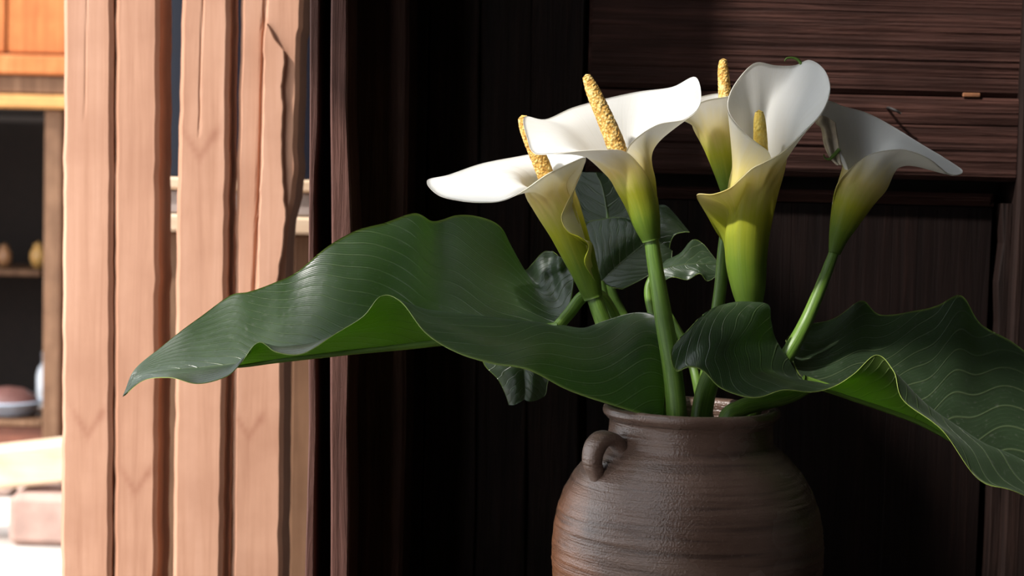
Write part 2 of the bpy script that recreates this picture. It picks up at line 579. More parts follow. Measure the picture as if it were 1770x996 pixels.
# dark boarded back wall
wb = structure('wall_back', (.3, YW, 0))
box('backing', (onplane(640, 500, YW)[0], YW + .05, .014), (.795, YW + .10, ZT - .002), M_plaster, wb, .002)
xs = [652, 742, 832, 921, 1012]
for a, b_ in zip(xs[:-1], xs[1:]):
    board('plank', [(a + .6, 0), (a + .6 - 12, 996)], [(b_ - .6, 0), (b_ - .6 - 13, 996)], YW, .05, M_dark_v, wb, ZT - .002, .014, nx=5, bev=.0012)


def hboard(name, pl, pr, top, bot, Y, th, mat, parent, bev=.003, amp=.0004):
    """level board from pixel pl to pr, between image heights top and bot (read at px 1500)"""
    x0, x1 = onplane(pl, 300, Y)[0], onplane(pr, 300, Y)[0]
    z1, z0 = onplane(1500, top, Y)[2], onplane(1500, bot, Y)[2]
    nz = max(8, int((z1 - z0) / .0011)); nx = 60
    zs = np.linspace(z0 + bev, z1 - bev, nz)
    rg = np.cumsum(rng.randn(nz)) * .0; rg = rng.randn(nz) * amp
    rg = np.convolve(rg, [.25, .5, .25], 'same')
    X = np.linspace(x0 + bev, x1 - bev, nx)
    V = np.zeros((nz + 4, nx + 4, 3))
    XX = np.concatenate([[x0, x0], X, [x1, x1]]); ZZ = np.concatenate([[z0, z0], zs, [z1, z1]])
    V[..., 0] = XX[None]; V[..., 2] = ZZ[:, None]; V[..., 1] = Y
    wav = np.sin(X * 7 + 1.3)
    for i in range(nz):
        V[i + 2, 2:-2, 1] += rg[i] * (1 + .5 * np.sin(X * (11 + 5 * rng.rand()) + 6 * rng.rand()))
        V[i + 2, 2:-2, 2] += wav * .0012 + .0018 * np.sin(X * 3.1)
    V[1, :, 1] = V[-2, :, 1] = Y + bev; V[:, 1, 1] = V[:, -2, 1] = Y + bev
    V[0, :, 1] = V[-1, :, 1] = Y + th; V[:, 0, 1] = V[:, -1, 1] = Y + th
    f = grid_faces(nz + 4, nx + 4)
    return mesh(name, V.reshape(-1, 3), f, mat, parent, smooth=False, loc=((x0 + x1) / 2, Y, z0))


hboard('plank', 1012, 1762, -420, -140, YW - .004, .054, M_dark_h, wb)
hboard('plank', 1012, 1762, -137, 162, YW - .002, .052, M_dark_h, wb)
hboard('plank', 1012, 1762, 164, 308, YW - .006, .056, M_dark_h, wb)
# recessed panel of upright boards with a sloping border under the level boards
hboard('panel_border', 1012, 1722, 330, 352, YW + .010, .04, M_dark_h, wb, bev=.004)
px_ = [1016, 1190, 1370, 1545, 1716]
for a, b_ in zip(px_[:-1], px_[1:]):
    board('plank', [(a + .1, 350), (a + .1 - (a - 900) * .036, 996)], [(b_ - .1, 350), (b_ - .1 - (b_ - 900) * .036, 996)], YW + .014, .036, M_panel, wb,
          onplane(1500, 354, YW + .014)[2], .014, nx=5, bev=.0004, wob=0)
board('stile', [(1765, 165), (1752, 470)], [(1990, 165), (1985, 470)], YW - .010, .06, M_dark_v, wb, ZT - .002, .014)
board('stile_moulding', [(1734, 350), (1722, 640)], [(1752, 350), (1740, 640)], YW + .002, .048, M_dark_v, wb,
      onplane(1740, 352, YW)[2], .014, nx=5, bev=.0012)

M_iron = plain('rusty_iron', (.02, .016, .014), .6)
na_, nb_ = onplane(1534, 187, YW - .006), onplane(1552, 197, YW - .006)
V, f_, al, an = tube([na_ + [0, .004, 0], na_ - [0, .006, 0], (na_ + nb_) / 2 - [0, .011, 0], nb_ - [0, .011, 0]], [.0012, .0012, .0012, .001], 10, 24, world=True)
mesh('bent_nail', V, f_, M_iron, wb)
q0, q1 = onplane(1664, 168, YW - .006), onplane(1695, 161, YW - .006)
box('bare_chip', (q0[0], YW - .0068, q0[2]), (q1[0], YW - .004, q1[2]), plain('bare_orange_wood', (.30, .12, .05), .7, var=.5, scale=200), wb, .001)

# door jamb at the left of the niche
tr = structure('trim_1', (-.16, 1.30, 0))
board('jamb_board', [(535, 0), (533, 500), (529, 996)], [(550, 0), (550, 230), (546, 310), (547, 500), (543, 996)], 1.31, .19, M_frame, tr, ZT - .002, .014, nx=5, nz=140, wob=.0007, bev=.0010)
board('jamb_board', [(573, 0), (572, 500), (569, 996)], [(600, 0), (605, 330), (608, 430), (603, 996)], 1.30, .20, M_frame, tr, ZT - .002, .014, nx=6, nz=140, wob=.0007, bev=.0015)
board('jamb_filler', [(545, 0), (542, 996)], [(590, 0), (590, 996)], 1.36, .12, M_dark_v, tr, ZT - .002, .014, nx=5)


def crack(x, z, u):
    c = -.1685 + .006 * np.sin(z * 5) + .003 * np.sin(z * 17)
    return .012 * np.exp(-((x - c) / .0025) ** 2)


board('corner_post', [(612, 0), (604, 996)], [(706, 0), (694, 996)], 1.38, .115, M_post, tr, ZT - .002, .014, nx=30, relief=crack)

# slatted screen left of the jamb
YS = 1.62
sc_ = structure('wall_left', (-.45, YS, 0))
ZS1 = 2.25
def slat(L, R, Y, th, knots=(), cracks=(), nx=26, nz=420):
    def rel(x, z, u):
        d = 0 * z
        for pts, w_, dep in cracks:
            P = np.array([onplane(p[0], p[1], Y) for p in pts]); P = P[np.argsort(P[:, 2])]
            c = np.interp(z, P[:, 2], P[:, 0])
            inside = np.clip((z - P[0, 2]) / .01, 0, 1) * np.clip((P[-1, 2] - z) / .01 + .2, 0, 1)
            d = d + dep * np.exp(-((x - c) / w_) ** 2) * inside
        return d
    o = board('slat', L, R, Y, th, M_slat, sc_, ZS1, .002, bev=.004, nx=nx, nz=nz, wob=.0004, relief=rel)
    me = o.data
    co = np.zeros(len(me.vertices) * 3); me.vertices.foreach_get('co', co)
    co = co.reshape(-1, 3) + np.array(origin_of(o))
    a = np.zeros(len(co))
    for px_k, py_k, w_ in knots:                          # a whorl with two arms rising to the edges
        c = onplane(px_k, py_k, Y); w_ = w_ * Y / F
        dx, dz = co[:, 0] - c[0], co[:, 2] - c[2]
        for sgn in (-1, 1):
            arm = dz - (np.abs(dx) * 1.5 - w_ * .2)
            a += (np.sign(dx) == sgn) * np.exp(-(arm / (w_ * .35)) ** 2) * np.exp(-(dx / w_) ** 4)
        a += .7 * np.exp(-((dx - w_ * .8) ** 2 + (dz - w_ * 1.0) ** 2) / (w_ * .35) ** 2)
    at_ = me.attributes.new('knot', 'FLOAT', 'POINT'); at_.data.foreach_set('value', a.astype(np.float32))
    return o


slat([(110, 0), (107, 500), (104, 996)], [(194.5, 0), (194, 500), (192, 996)], YS, .055, knots=[(152, 745, 30)], cracks=[([(152, -100), (146, 210)], .0008, .0006)])
slat([(199, 0), (197, 500), (196, 996)], [(275, 0), (273, 500), (270, 996)], YS + .002, .060, knots=[(234, 845, 28)])
slat([(314, 0), (305, 350), (298, 996)], [(397, 0), (393, 400), (383, 996)], YS, .050, knots=[(345, 265, 32)], cracks=[([(354, -200), (351, 0), (346, 120), (345, 240)], .0009, .0013)])
slat([(416, 0), (408, 350), (400, 996)], [(524, 0), (523, 50), (518, 60), (513, 260), (515, 300), (508, 345), (497, 385), (491, 500), (487, 996)],
     YS + .008, .060, knots=[(430, 750, 26)], cracks=[([(460, -300), (459, 0), (455, 50), (451, 210), (447, 330), (444, 400), (438, 520)], .0014, .004)])
# the splinter still standing proud on the fourth slat
board('splinter', [(459, 38), (455, 70), (454, 210), (450, 330), (447, 400), (441, 600)],
      [(461, 38), (476, 70), (492, 88), (494, 110), (485, 150), (490, 175), (488, 260), (491, 330), (496, 380), (480, 480), (450, 600)], YS + .0015, .010, M_slat, sc_,
      onplane(460, 40, YS)[2], onplane(445, 600, YS)[2], nx=7, nz=110, wob=.0005, bev=.0012)
# sill, lower boarding and dark glass behind the slats
def yb(py, Y): return onplane(400, py, Y)[2]
YB = 1.95
xa, xb = onplane(215, 400, YB)[0], onplane(556, 400, YB)[0]
box('sill', (xa, YB - .03, yb(402, YB)), (xb, YB + .02, yb(372, YB)), M_beam, sc_, .003)
box('sash_rail', (xa, YB - .012, yb(330, YB)), (xb, YB + .02, yb(308, YB)), M_beam, sc_, .003)
box('sash_panel', (xa, YB - .002, yb(371, YB)), (xb, YB + .018, yb(331, YB)), plain('grey_weathered_paint', (.30, .25, .23), .8), sc_, .002)
xx = np.linspace(xa, xb, 8)
for a, b_ in zip(xx[:-1], xx[1:]):
    box('lower_board', (a + .0002, YB, .002), (b_ - .0002, YB + .018, yb(403, YB)), M_brown, sc_, .003)
mg, tg, bgl = nt_new('dark_window_glass')
bgl.inputs['Base Color'].default_value = (.010, .012, .020, 1); bgl.inputs['Roughness'].default_value = .25
bgl.inputs['Specular IOR Level'].default_value = .2
box('backing', (xa - .02, YB + .022, .002), (xb + .02, YB + .04, ZS1), M_plaster, sc_, .002)
box('window_pane', (xa, YB, yb(307, YB)), (xb, YB + .01, ZS1), mg, sc_, .001)

# ------------------------------------------------------------------ shop front across the yard
YF = 6.2
sh = structure('wall_far', (-1.9, YF, 0))
def at(px, py, Y): return onplane(px, py, Y)
def slab(name, x0, y0, x1, y1, Y, th, mat, parent, bev=.006):
    a, b_ = at(x0, y1, Y), at(x1, y0, Y)
    z0, z1 = at(50, y1, Y)[2], at(50, y0, Y)[2]      # levels read where the shop shows
    return box(name, (a[0], Y, max(.002, z0)), (b_[0], Y + th, z1), mat, parent, bev)
for k in range(5):
    slab('upper_panel', -260 - 250 * (k + 1), -260, -263 - 250 * k, 92, YF, .05, M_back, sh)
slab('upper_panel', -260, -260, 10, 92, YF, .05, M_back, sh)
slab('upper_panel', 13, -260, 190, 92, YF, .05, M_back, sh)
slab('lintel', -1500, 95, 190, 128, YF - .05, .12, M_back, sh)
slab('lintel', -1500, 130, 190, 162, YF - .02, .10, M_brown, sh)
slab('lintel_edge', -1500, 164, 190, 186, YF - .06, .12, plain('ochre_paint', (.55, .26, .07), .6), sh)
slab('door_post', 72, 188, 106, 775, YF - .02, .10, M_brown, sh)
slab('door_post', 118, 188, 190, 1040, YF - .02, .12, M_back, sh)
slab('door_post', -420, 188, -370, 1040, YF - .02, .12, M_back, sh)
for k in range(4):
    slab('shutter_board', -700 - 270 * k, 188, -433 - 270 * k, 1040, YF, .04, M_back, sh)
b0, b1 = at(-900, 1000, YF + 1.0), at(190, 150, YF + 1.0)
box('inner_wall', (b0[0], YF + 1.0, .001), (b1[0] + .3, YF + 1.05, b1[2] + .6), plain('dark_brown_wall', (.018, .011, .008), .9), sh, .004)  # even dark brown wall inside the shop
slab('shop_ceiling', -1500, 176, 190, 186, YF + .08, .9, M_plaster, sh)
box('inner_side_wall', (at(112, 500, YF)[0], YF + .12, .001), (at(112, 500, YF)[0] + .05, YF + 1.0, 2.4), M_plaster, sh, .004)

ct = thing('shop_counter', (at(0, 780, YF + .15)[0], YF + .3, 0), 'red brown wooden counter inside the shop opening across the yard', 'counter')
c0, c1 = at(-360, 780, YF + .15), at(74, 728, YF + .15)
box('counter_front', (c0[0], YF + .15, .002), (c1[0], YF + .18, c1[2] - .022), plain('red_brown_board', (.20, .065, .035), .6), ct)
box('counter_top', (c0[0], YF + .13, c1[2] - .02), (c1[0], YF + .55, c1[2]), M_brown, ct)
ctz = c1[2]


def lathe(name, prof, ctr, mat, parent=None, nseg=48, kind=None, loc=None):
    a = np.linspace(0, 2 * math.pi, nseg, endpoint=False)
    V = np.zeros((len(prof), nseg, 3))
    for i, (r, z) in enumerate(prof):
        V[i, :, 0] = ctr[0] + r * np.cos(a); V[i, :, 1] = ctr[1] + r * np.sin(a); V[i, :, 2] = ctr[2] + z
    return mesh(name, V.reshape(-1, 3), grid_faces(len(prof), nseg, wrap=True), mat, parent, kind=kind, loc=loc)


M_white = plain('white_glaze', (.72, .75, .80), .3, var=.1)
M_bluish = plain('pale_blue_enamel', (.48, .56, .68), .3, var=.15)
tc_ = at(14, 722, YF + .30)
tray = thing('serving_basin', (tc_[0], YF + .30, ctz), 'pale blue enamel basin with food on the shop counter', 'basin')
lathe('bowl', [(.001, .002), (.085, .002), (.10, .012), (.125, .05), (.135, .052), (.128, .058), (.12, .05), (.095, .018), (.001, .014)], (tc_[0], YF + .30, ctz), M_bluish, tray)
lathe('food', [(.118, .048), (.10, .075), (.06, .10), (.001, .11)], (tc_[0], YF + .30, ctz), plain('dark_red_food', (.16, .07, .06), .5), tray)
bt = at(66, 650, YF + .40)
btl = thing('white_bottle', (bt[0], YF + .50, ctz), 'small white bottle standing on the shop counter beside the basin', 'bottle')
lathe('bottle_body', [(.001, .001), (.030, .001), (.034, .01), (.034, .13), (.028, .16), (.013, .18), (.012, .20)], (bt[0], YF + .50, ctz), M_white, btl)
lathe('cap', [(.015, .198), (.015, .222), (.013, .226), (.001, .226)], (bt[0], YF + .50, ctz), plain('grey_cap', (.25, .25, .28), .5), btl)
shf = slab('wall_shelf', -360, 466, 70, 478, YF + .55, .42, M_brown, None)
tag(shf, 'brown wooden shelf on the dark back wall of the shop', 'shelf')
szz = at(0, 466, YF + .55)[2]
for k, (p_, col, rr, hh) in enumerate([(8, (.45, .22, .10), .030, .09), (66, (.72, .40, .12), .034, .10)]):  # the second, orange one stands in for a small lamp glint
    q = at(p_, 460, YF + .70)
    lb = ['brown glazed pot on the shop shelf', 'orange yellow round jar standing in for a small lamp on the shop shelf'][k]
    po = thing(['glazed_pot', 'lamp_stand_in'][k], (q[0], YF + .70, szz), lb, ['pot', 'jar'][k])
    lathe('jar_body', [(.001, .001), (rr * .6, .001), (rr, hh * .4), (rr * .95, hh * .65), (rr * .55, hh * .9)], (q[0], YF + .70, szz), plain('jar_glaze', col, .3), po, nseg=24)
    lathe('lid', [(rr * .62, hh * .9), (rr * .62, hh * .98), (rr * .2, hh * 1.05), (.001, hh * 1.12)], (q[0], YF + .70, szz), plain('jar_lid', tuple(k_ * .7 for k_ in col), .4), po, nseg=24)

# pale timber lying across the yard on two stone blocks, kerb stones
YT = 4.9
ta, tb_ = at(-200, 845, YT), at(175, 782, YT)
tm = box('timber_beam', (ta[0], YT - .06, at(50, 845, YT)[2]), (tb_[0], YT + .08, at(50, 776, YT)[2]), M_beam, None, .01, rot=('Y', math.radians(-8)))
tag(tm, 'pale squared timber beam propped over the stone yard outside', 'beam')
zb = at(50, 845, YT)[2]
for k, p_ in enumerate((-150, 88)):
    q = at(p_, 900, YT)
    hgt = zb + (-.02 if k == 1 else -.05)
    bl = box('stone_block', (q[0] - .10, YT - .09, .0), (q[0] + .12, YT + .10, max(.05, hgt + .02)), plain('pinkish_stone', (.42, .27, .22), .85, scale=18), None, .02)
    tag(bl, ['pinkish stone block under the low end of the pale timber', 'pinkish stone block under the raised end of the pale timber'][k], 'stone')
kx = [at(p_, 870, 5.6)[0] for p_ in (-200, -60, 30, 110, 200)]
kb = structure('trim_2', (kx[1], 5.6, 0))
for a, b_ in zip(kx[:-1], kx[1:]):
    box('kerb_stone', (a + .008, 5.55, .0), (b_ - .008, 5.80, .11 + .02 * rng.rand()), plain('kerb_stone', (.50, .36, .31), .9, scale=15), kb, .02)

# ------------------------------------------------------------------ bench and jar
JX, JY = 1190.0, 860.0
jc = px3((JX, JY, 0.0))
def jz(py): return jc[2] + (JY - py) * PX * 1.004
ZB = jz(1275)                                             # underside of the jar
bn = thing('wooden_bench', (jc[0], jc[1], 0), 'deep dark plank bench carrying the brown clay jar', 'bench')
bx0, bx1, by0 = -.40, .78, jc[1] - .17  # unseen bench under the jar, made deep and wide to block floor bounce
nb = 5
bw = (YW - .012 - by0) / nb
for k in range(nb):
    box('plank', (bx0, by0 + k * bw + .001, ZB - .035), (bx1, by0 + (k + 1) * bw - .001, ZB), M_bench, bn, .004)
for sx in (bx0 + .05, bx1 - .05):
    for sy in (by0 + .05, YW - .07):
        box('leg', (sx - .03, sy - .03, .012), (sx + .03, sy + .03, ZB - .034), M_bench, bn, .004)
    box('stretcher', (sx - .015, by0 + .08, .18), (sx + .015, YW - .10, .23), M_bench, bn, .003)

prof = [(0.5, 1275), (120, 1275), (134, 1268), (165, 1200), (200, 1110), (225, 1030), (233, 965), (230, 908), (221, 868), (205, 832),
        (184, 802), (163, 781), (148, 769), (142.5, 762), (141, 750), (139.5, 735), (140.5, 726), (146, 721), (151.5, 714), (151, 706), (145, 702),
        (137, 703), (131, 708), (128, 720), (128, 755), (146, 785), (195, 840), (216, 920), (216, 1000), (190, 1110), (120, 1245), (0.5, 1258)]
jar = thing('clay_jar', (jc[0], jc[1], ZB), 'dark brown clay jar with small lug handle holding the lilies', 'jar')
pr = cr(np.array(prof, float), np.linspace(0, 1, 330))
ns = 200
aa = np.linspace(0, 2 * math.pi, ns, endpoint=False)
V = np.zeros((len(pr), ns, 3))
for i, (r, y) in enumerate(pr):
    r = max(r, .4)
    ph = y * .9
    # throwing rings: shallow slanting grooves on the belly and shoulder
    g = 0.0
    outer = i < len(pr) * 20 / 31
    if outer and 775 < y < 1240:
        yy = y + 9 * np.sin(aa * 1.0 + .6)
        g = .9 * np.sin(yy * .55 + 1.5 * np.sin(aa * 3)) * (.5 + .5 * np.sin(aa * 5 + y * .05)) + .6 * np.sin(yy * .21 + 2 * np.sin(aa * 2))
    wob = 1.2 * np.sin(aa * 2 + 1) + (.9 * np.sin(aa * 7 + 2) if 700 < y < 730 else 0)
    if outer: r = r + g * .8 + wob
    else: r = r + wob * min(1, r / 50)
    V[i, :, 0] = jc[0] + r * PX * np.cos(aa); V[i, :, 1] = jc[1] + r * PX * np.sin(aa); V[i, :, 2] = jz(y)
mesh('jar_body', V.reshape(-1, 3), grid_faces(len(pr), ns, wrap=True), M_clay, jar)
# lug handle: a flat strap curling out of the shoulder
ha = math.radians(-90 - 60)
er = np.array([math.cos(ha), math.sin(ha), 0]); et = np.array([-math.sin(ha), math.cos(ha), 0])
hp = np.array([(140, 786), (146, 766), (160, 752), (180, 749), (195, 762), (200, 785), (192, 808), (190, 830)], float)
hr = np.array([10, 11, 12, 13, 14, 13, 11, 4], float)
hw = np.array([17, 19, 21, 22, 22, 20, 16, 7], float)
n = 48; ts = np.linspace(0, 1, n)
C = cr(hp, ts); TH = cr(hr[:, None], ts)[:, 0]; WD = cr(hw[:, None], ts)[:, 0]
Tn = np.gradient(C, axis=0); Tn /= np.linalg.norm(Tn, axis=1, keepdims=True)
Nn = np.stack([-Tn[:, 1], Tn[:, 0]], 1)
na = 20; th_ = np.linspace(0, 2 * math.pi, na, endpoint=False)
V = np.zeros((n, na, 3))
for i in range(n):
    for j, a in enumerate(th_):
        ca, sa = math.cos(a), math.sin(a)
        su = math.copysign(abs(ca) ** .7, ca) * TH[i]; sv = math.copysign(abs(sa) ** .7, sa) * WD[i]
        q = C[i] + Nn[i] * su
        V[i, j] = np.array([jc[0], jc[1], 0]) + er * q[0] * PX + et * sv * PX
        V[i, j, 2] = jz(q[1])
fh = grid_faces(n, na, wrap=True) + [tuple(range(na)), tuple((n - 1) * na + j for j in range(na))[::-1]]
mesh('lug_handle', V.reshape(-1, 3), fh, M_clay, jar)


# ------------------------------------------------------------------ leaves
def half(acc, ctrl, u0, u1, n, m, side, rib_to=None, nveins=22, flip=False, th=.0011, ruffle=0.0, seed=0, rib=True, skew=-.35):
    """one half of a blade. ctrl[k] = points from the midrib (or inner margin) to the outer margin"""
    K = np.array(ctrl, float)
    G = cr(K, np.linspace(0, 1, n))                       # along
    G = np.swapaxes(cr(np.swapaxes(G, 0, 1), np.linspace(0, 1, m)), 0, 1)
    v = np.linspace(0, 1, m)[None, :]
    u = np.linspace(u0, u1, n)[:, None]
    ph = nveins * (u + skew * v ** 1.4 + .012 * np.sin(u * 40)) + 0 * v
    W = px3(G)
    NN = gnormals(W)
    sgn = -1.0 if flip else 1.0
    rel = -np.exp(-(np.abs((ph % 1) - .0) / .09) ** 2) - np.exp(-(np.abs((ph % 1) - 1.0) / .09) ** 2)
    rs = np.random.RandomState(seed)
    q1, q2 = rs.rand() * 6, rs.rand() * 6
    ruf = ruffle * (np.sin(u * 34 + q1) + .6 * np.sin(u * 61 + q2)) * v ** 3
    soft = np.sin(math.pi * np.clip(v, 0, 1)) ** .5
    W = W + NN * sgn * (rel * .00032 * soft + ruf)[..., None]
    thick = th * (1 - .55 * v ** 6) * np.ones((n, 1))
    ribv = (1 - v) * np.ones((n, 1)) if rib else np.zeros((n, m))
    if rib_to is not None:
        ribv = ribv * (np.linspace(0, 1, n)[:, None] <= rib_to)
    edge = v * np.ones((n, 1))
    shell(acc, W, thick, flip=flip, edges='1111', attrs={'vein': ph, 'rib': ribv, 'edge': edge})


def bulge(M, E, fy=1.25, fw=.85, k=5, sag=0.0):
    out = []
    for i in range(k):
        f = i / (k - 1)
        out.append((M[0] + (E[0] - M[0]) * f, M[1] + (E[1] - M[1]) * f ** fy + sag * math.sin(math.pi * f), M[2] + (E[2] - M[2]) * f ** fw))
    return out


def calla_leaf(label, base, parts, midrib=None, petiole=None, rib_r=(2.5, 9), pet_r=(13, 10), back=0, swing=0, turned=True):
    def deep(p):
        return (p[0], p[1], p[2] + back * min(1, max(0, (630 - p[1]) / 140)) + swing * min(1, max(0, (1060 - p[0]) / 120)))
    if turned:
        for kw in parts: kw['flip'] = not kw['flip']
    if back or swing:
        for kw in parts: kw['ctrl'] = [[deep(p) for p in row] for row in kw['ctrl']]
        if midrib: midrib = [deep(p) for p in midrib]
        if petiole: petiole = [deep(p) for p in petiole]
    o = thing('calla_leaf', px3(base), label, 'leaf')
    acc = Acc()
    for kw in parts: half(acc, **kw)
    acc.build('blade', [M_leaf, M_leaf_under, M_leaf_rim], o)
    if midrib is not None:
        r = np.linspace(rib_r[0], rib_r[1], 6)
        V, f, al, an = tube(midrib, r, 10, 70)
        mesh('midrib', V, f, M_stem, o, attrs={'along': al, 'ang': an})
    if petiole is not None:
        r = np.linspace(pet_r[0], pet_r[1], 6)
        V, f, al, an = tube(petiole, r, 18, 70, ribs=5, rib_amp=.03)
        mesh('petiole', V, f, M_stem, o, attrs={'along': al, 'ang': an})
    return o


# leaf A: the long leaf reaching out past the jamb
tipA = (212, 686, -42)
A_M = [tipA, (240, 652, -40), (290, 641, -38), (345, 637, -35), (400, 631, -30), (430, 628, -28), (470, 622, -25), (510, 617, -22), (560, 611, -18),
       (610, 605, -14), (660, 600, -10), (710, 595, -5), (760, 589, 0), (810, 583, 6), (860, 576, 14), (910, 570, 22), (962, 563, 30)]
A_bE = [tipA, (232, 640, -25), (283, 597, 0), (340, 553, 20), (395, 512, 40), (430, 505, 45), (475, 489, 55), (512, 470, 62), (565, 428, 72), (615, 399, 82),
        (662, 386, 92), (715, 369, 105), (748, 383, 118), (790, 372, 125), (830, 375, 135), (862, 392, 145), (885, 425, 152)]
A_back = [[tipA] * 5] + [bulge(m_, e_) for m_, e_ in zip(A_M[1:], A_bE[1:])]
A_back += [[(982, 535, 48), (965, 525, 72), (945, 505, 92), (925, 490, 122), (903, 466, 148)],
           [(990, 500, 66), (972, 492, 78), (955, 480, 112), (938, 470, 118), (922, 455, 140)],
           [(992, 474, 80), (980, 466, 100), (965, 462, 96), (952, 450, 124), (938, 436, 128)],
           [(988, 455, 95), (980, 450, 104), (970, 446, 110), (962, 440, 116), (955, 434, 122)]]
def ln(M, E): return bulge(M, E, 1.0, 1.0)
A_front = [[tipA] * 5, ln(A_M[1], (250, 657, -60)), ln(A_M[2], (292, 652, -95)),
           bulge(A_M[3], (340, 664, -112), 1.5, .8), bulge(A_M[4], (390, 652, -115), 1.6, .8),
           [A_M[5], (428, 622, -50), (425, 617, -75), (420, 620, -95), (414, 629, -105)],
           [A_M[6], (466, 613, -45), (460, 604, -60), (453, 597, -70), (446, 593, -78)],
           [A_M[7], (504, 607, -45), (496, 600, -65), (487, 602, -83), (478, 609, -95)],
           [A_M[8], (552, 600, -45), (543, 593, -70), (532, 600, -98), (520, 612, -115)],
           [A_M[9], (603, 590, -45), (595, 577, -75), (583, 577, -100), (570, 584, -118)],
           [A_M[10], (652, 585, -40), (645, 568, -65), (635, 556, -85), (625, 549, -100)],
           [A_M[11], (700, 572, -30), (688, 548, -50), (674, 527, -62), (658, 512, -72)],
           [A_M[12], (745, 565, -25), (728, 542, -45), (710, 527, -62), (692, 521, -85)],
           [A_M[13], (790, 558, -20), (768, 540, -45), (750, 548, -90), (735, 576, -125)],
           [A_M[14], (840, 560, -10), (820, 546, -40), (806, 572, -105), (792, 610, -150)],
           [A_M[15], (895, 563, 0), (880, 555, -35), (866, 590, -110), (850, 629, -155)],
           [A_M[16], (950, 565, 5), (938, 562, -25), (930, 598, -105), (912, 640, -155)],
           [(1008, 568, 8), (1004, 574, -20), (1000, 588, -55), (995, 628, -110), (982, 674, -145)],
           [(1045, 556, -5), (1047, 568, -30), (1050, 597, -65), (1052, 643, -105), (1055, 700, -130)],
           [(1100, 541, -20), (1103, 560, -40), (1107, 600, -70), (1109, 652, -95), (1108, 716, -112)],
           [(1138, 552, -40), (1141, 586, -52), (1143, 626, -65), (1143, 672, -80), (1140, 724, -95)],
           [(1146, 615, -50), (1148, 640, -58), (1149, 665, -66), (1148, 692, -74), (1146, 723, -84)]]
KA = len(A_M)
calla_leaf('long dark green calla leaf with wavy margin reaching past the dark jamb', (1160, 800, 30),
           [dict(ctrl=A_back, u0=0, u1=1.18, n=190, m=44, side=1, rib_to=(KA - 1) / (len(A_back) - 1), flip=True, ruffle=.0006, seed=3, skew=.42),
            dict(ctrl=A_front, u0=0, u1=1.25, n=210, m=44, side=-1, rib_to=(KA - 1) / (len(A_front) - 1), flip=False, ruffle=.0003, seed=5, skew=.34)],
           midrib=[(p[0], p[1] + 2.5, p[2]) for p in A_M[1:]],
           petiole=[(1110, 880, 5), (1112, 730, 28), (1085, 610, 55), (1045, 520, 70), (1010, 512, 62), (985, 540, 48), (963, 566, 32)])

# leaf B: the broad leaf going out to the right
B_M = [(1388, 655, -10), (1440, 672, -5), (1490, 690, 0), (1540, 708, 5), (1590, 728, 10), (1640, 755, 15), (1700, 790, 20), (1770, 832, 25), (1850, 885, 28), (1920, 935, 25)]
tipB = (1990, 1000, 20)
B_bE = [(1448, 548, 120), (1490, 520, 130), (1522, 545, 132), (1578, 538, 140), (1622, 528, 145), (1662, 511, 152), (1697, 562, 155), (1768, 604, 145), (1860, 700, 115), (1940, 840, 70)]
B_back = [bulge(m_, e_, 1.05, .9, sag=6) for m_, e_ in zip(B_M, B_bE)] + [[tipB] * 5]
B_back = [[(1358, 588, 60), (1363, 582, 72), (1368, 576, 82), (1374, 570, 90), (1380, 562, 98)],
          [(1366, 612, 30), (1376, 602, 62), (1388, 588, 72), (1400, 572, 100), (1412, 558, 108)]] + B_back
B_front = [[(1278, 522, -40), (1255, 526, -52), (1235, 532, -68), (1213, 546, -82), (1190, 570, -98)],
           [(1302, 523, -35), (1270, 530, -58), (1232, 545, -80), (1195, 573, -100), (1160, 606, -115)],
           [(1328, 528, -30), (1290, 542, -60), (1250, 560, -85), (1210, 594, -112), (1168, 641, -125)],
           [(1332, 555, -25), (1300, 566, -60), (1264, 582, -90), (1228, 606, -118), (1190, 635, -132)],
           [(1340, 586, -22), (1310, 596, -55), (1278, 608, -85), (1248, 624, -116), (1218, 643, -140)],
           [(1362, 622, -18), (1337, 627, -45), (1308, 634, -80), (1277, 648, -115), (1246, 671, -147)],
           [B_M[0], (1372, 657, -35), (1352, 652, -70), (1333, 662, -115), (1298, 688, -152)],
           [B_M[1], (1427, 670, -40), (1408, 661, -75), (1388, 664, -115), (1352, 675, -148)],
           [B_M[2], (1477, 684, -35), (1460, 672, -75), (1440, 665, -112), (1415, 677, -142)],
           [B_M[3], (1525, 694, -30), (1508, 674, -65), (1492, 654, -92), (1474, 648, -112)],
           [B_M[4], (1570, 707, -20), (1550, 677, -50), (1532, 645, -72), (1514, 614, -85)],
           [B_M[5], (1617, 730, -15), (1592, 699, -45), (1564, 662, -70), (1544, 640, -95)],
           [B_M[6], (1674, 760, -10), (1642, 729, -45), (1602, 712, -85), (1560, 690, -110)],
           [B_M[7], (1737, 798, -5), (1697, 765, -40), (1662, 762, -90), (1630, 745, -125)],
           [B_M[8], (1817, 850, 0), (1777, 802, -35), (1732, 815, -90), (1690, 828, -130)],
           [B_M[9], (1890, 905, 5), (1860, 872, -20), (1820, 872, -70), (1775, 860, -112)],
           [tipB] * 5]
calla_leaf('broad dark calla leaf with rolled front edge hanging right over the jar', (1220, 800, 0),
           [dict(ctrl=B_back, u0=-.15, u1=1, n=190, m=44, side=1, flip=False, ruffle=.0004, seed=8, nveins=14, rib=False, skew=-.45),
            dict(ctrl=B_front, u0=-.45, u1=1, n=220, m=44, side=-1, flip=True, ruffle=.0003, seed=9, nveins=14, rib=False, skew=-.45)],
           midrib=[(p[0], p[1] + 2, p[2]) for p in B_M[::-1]],
           petiole=[(1265, 860, -60), (1256, 735, -58), (1282, 706, -50), (1325, 694, -36), (1365, 684, -22), (1400, 666, -8)], pet_r=(17, 12), turned=False)

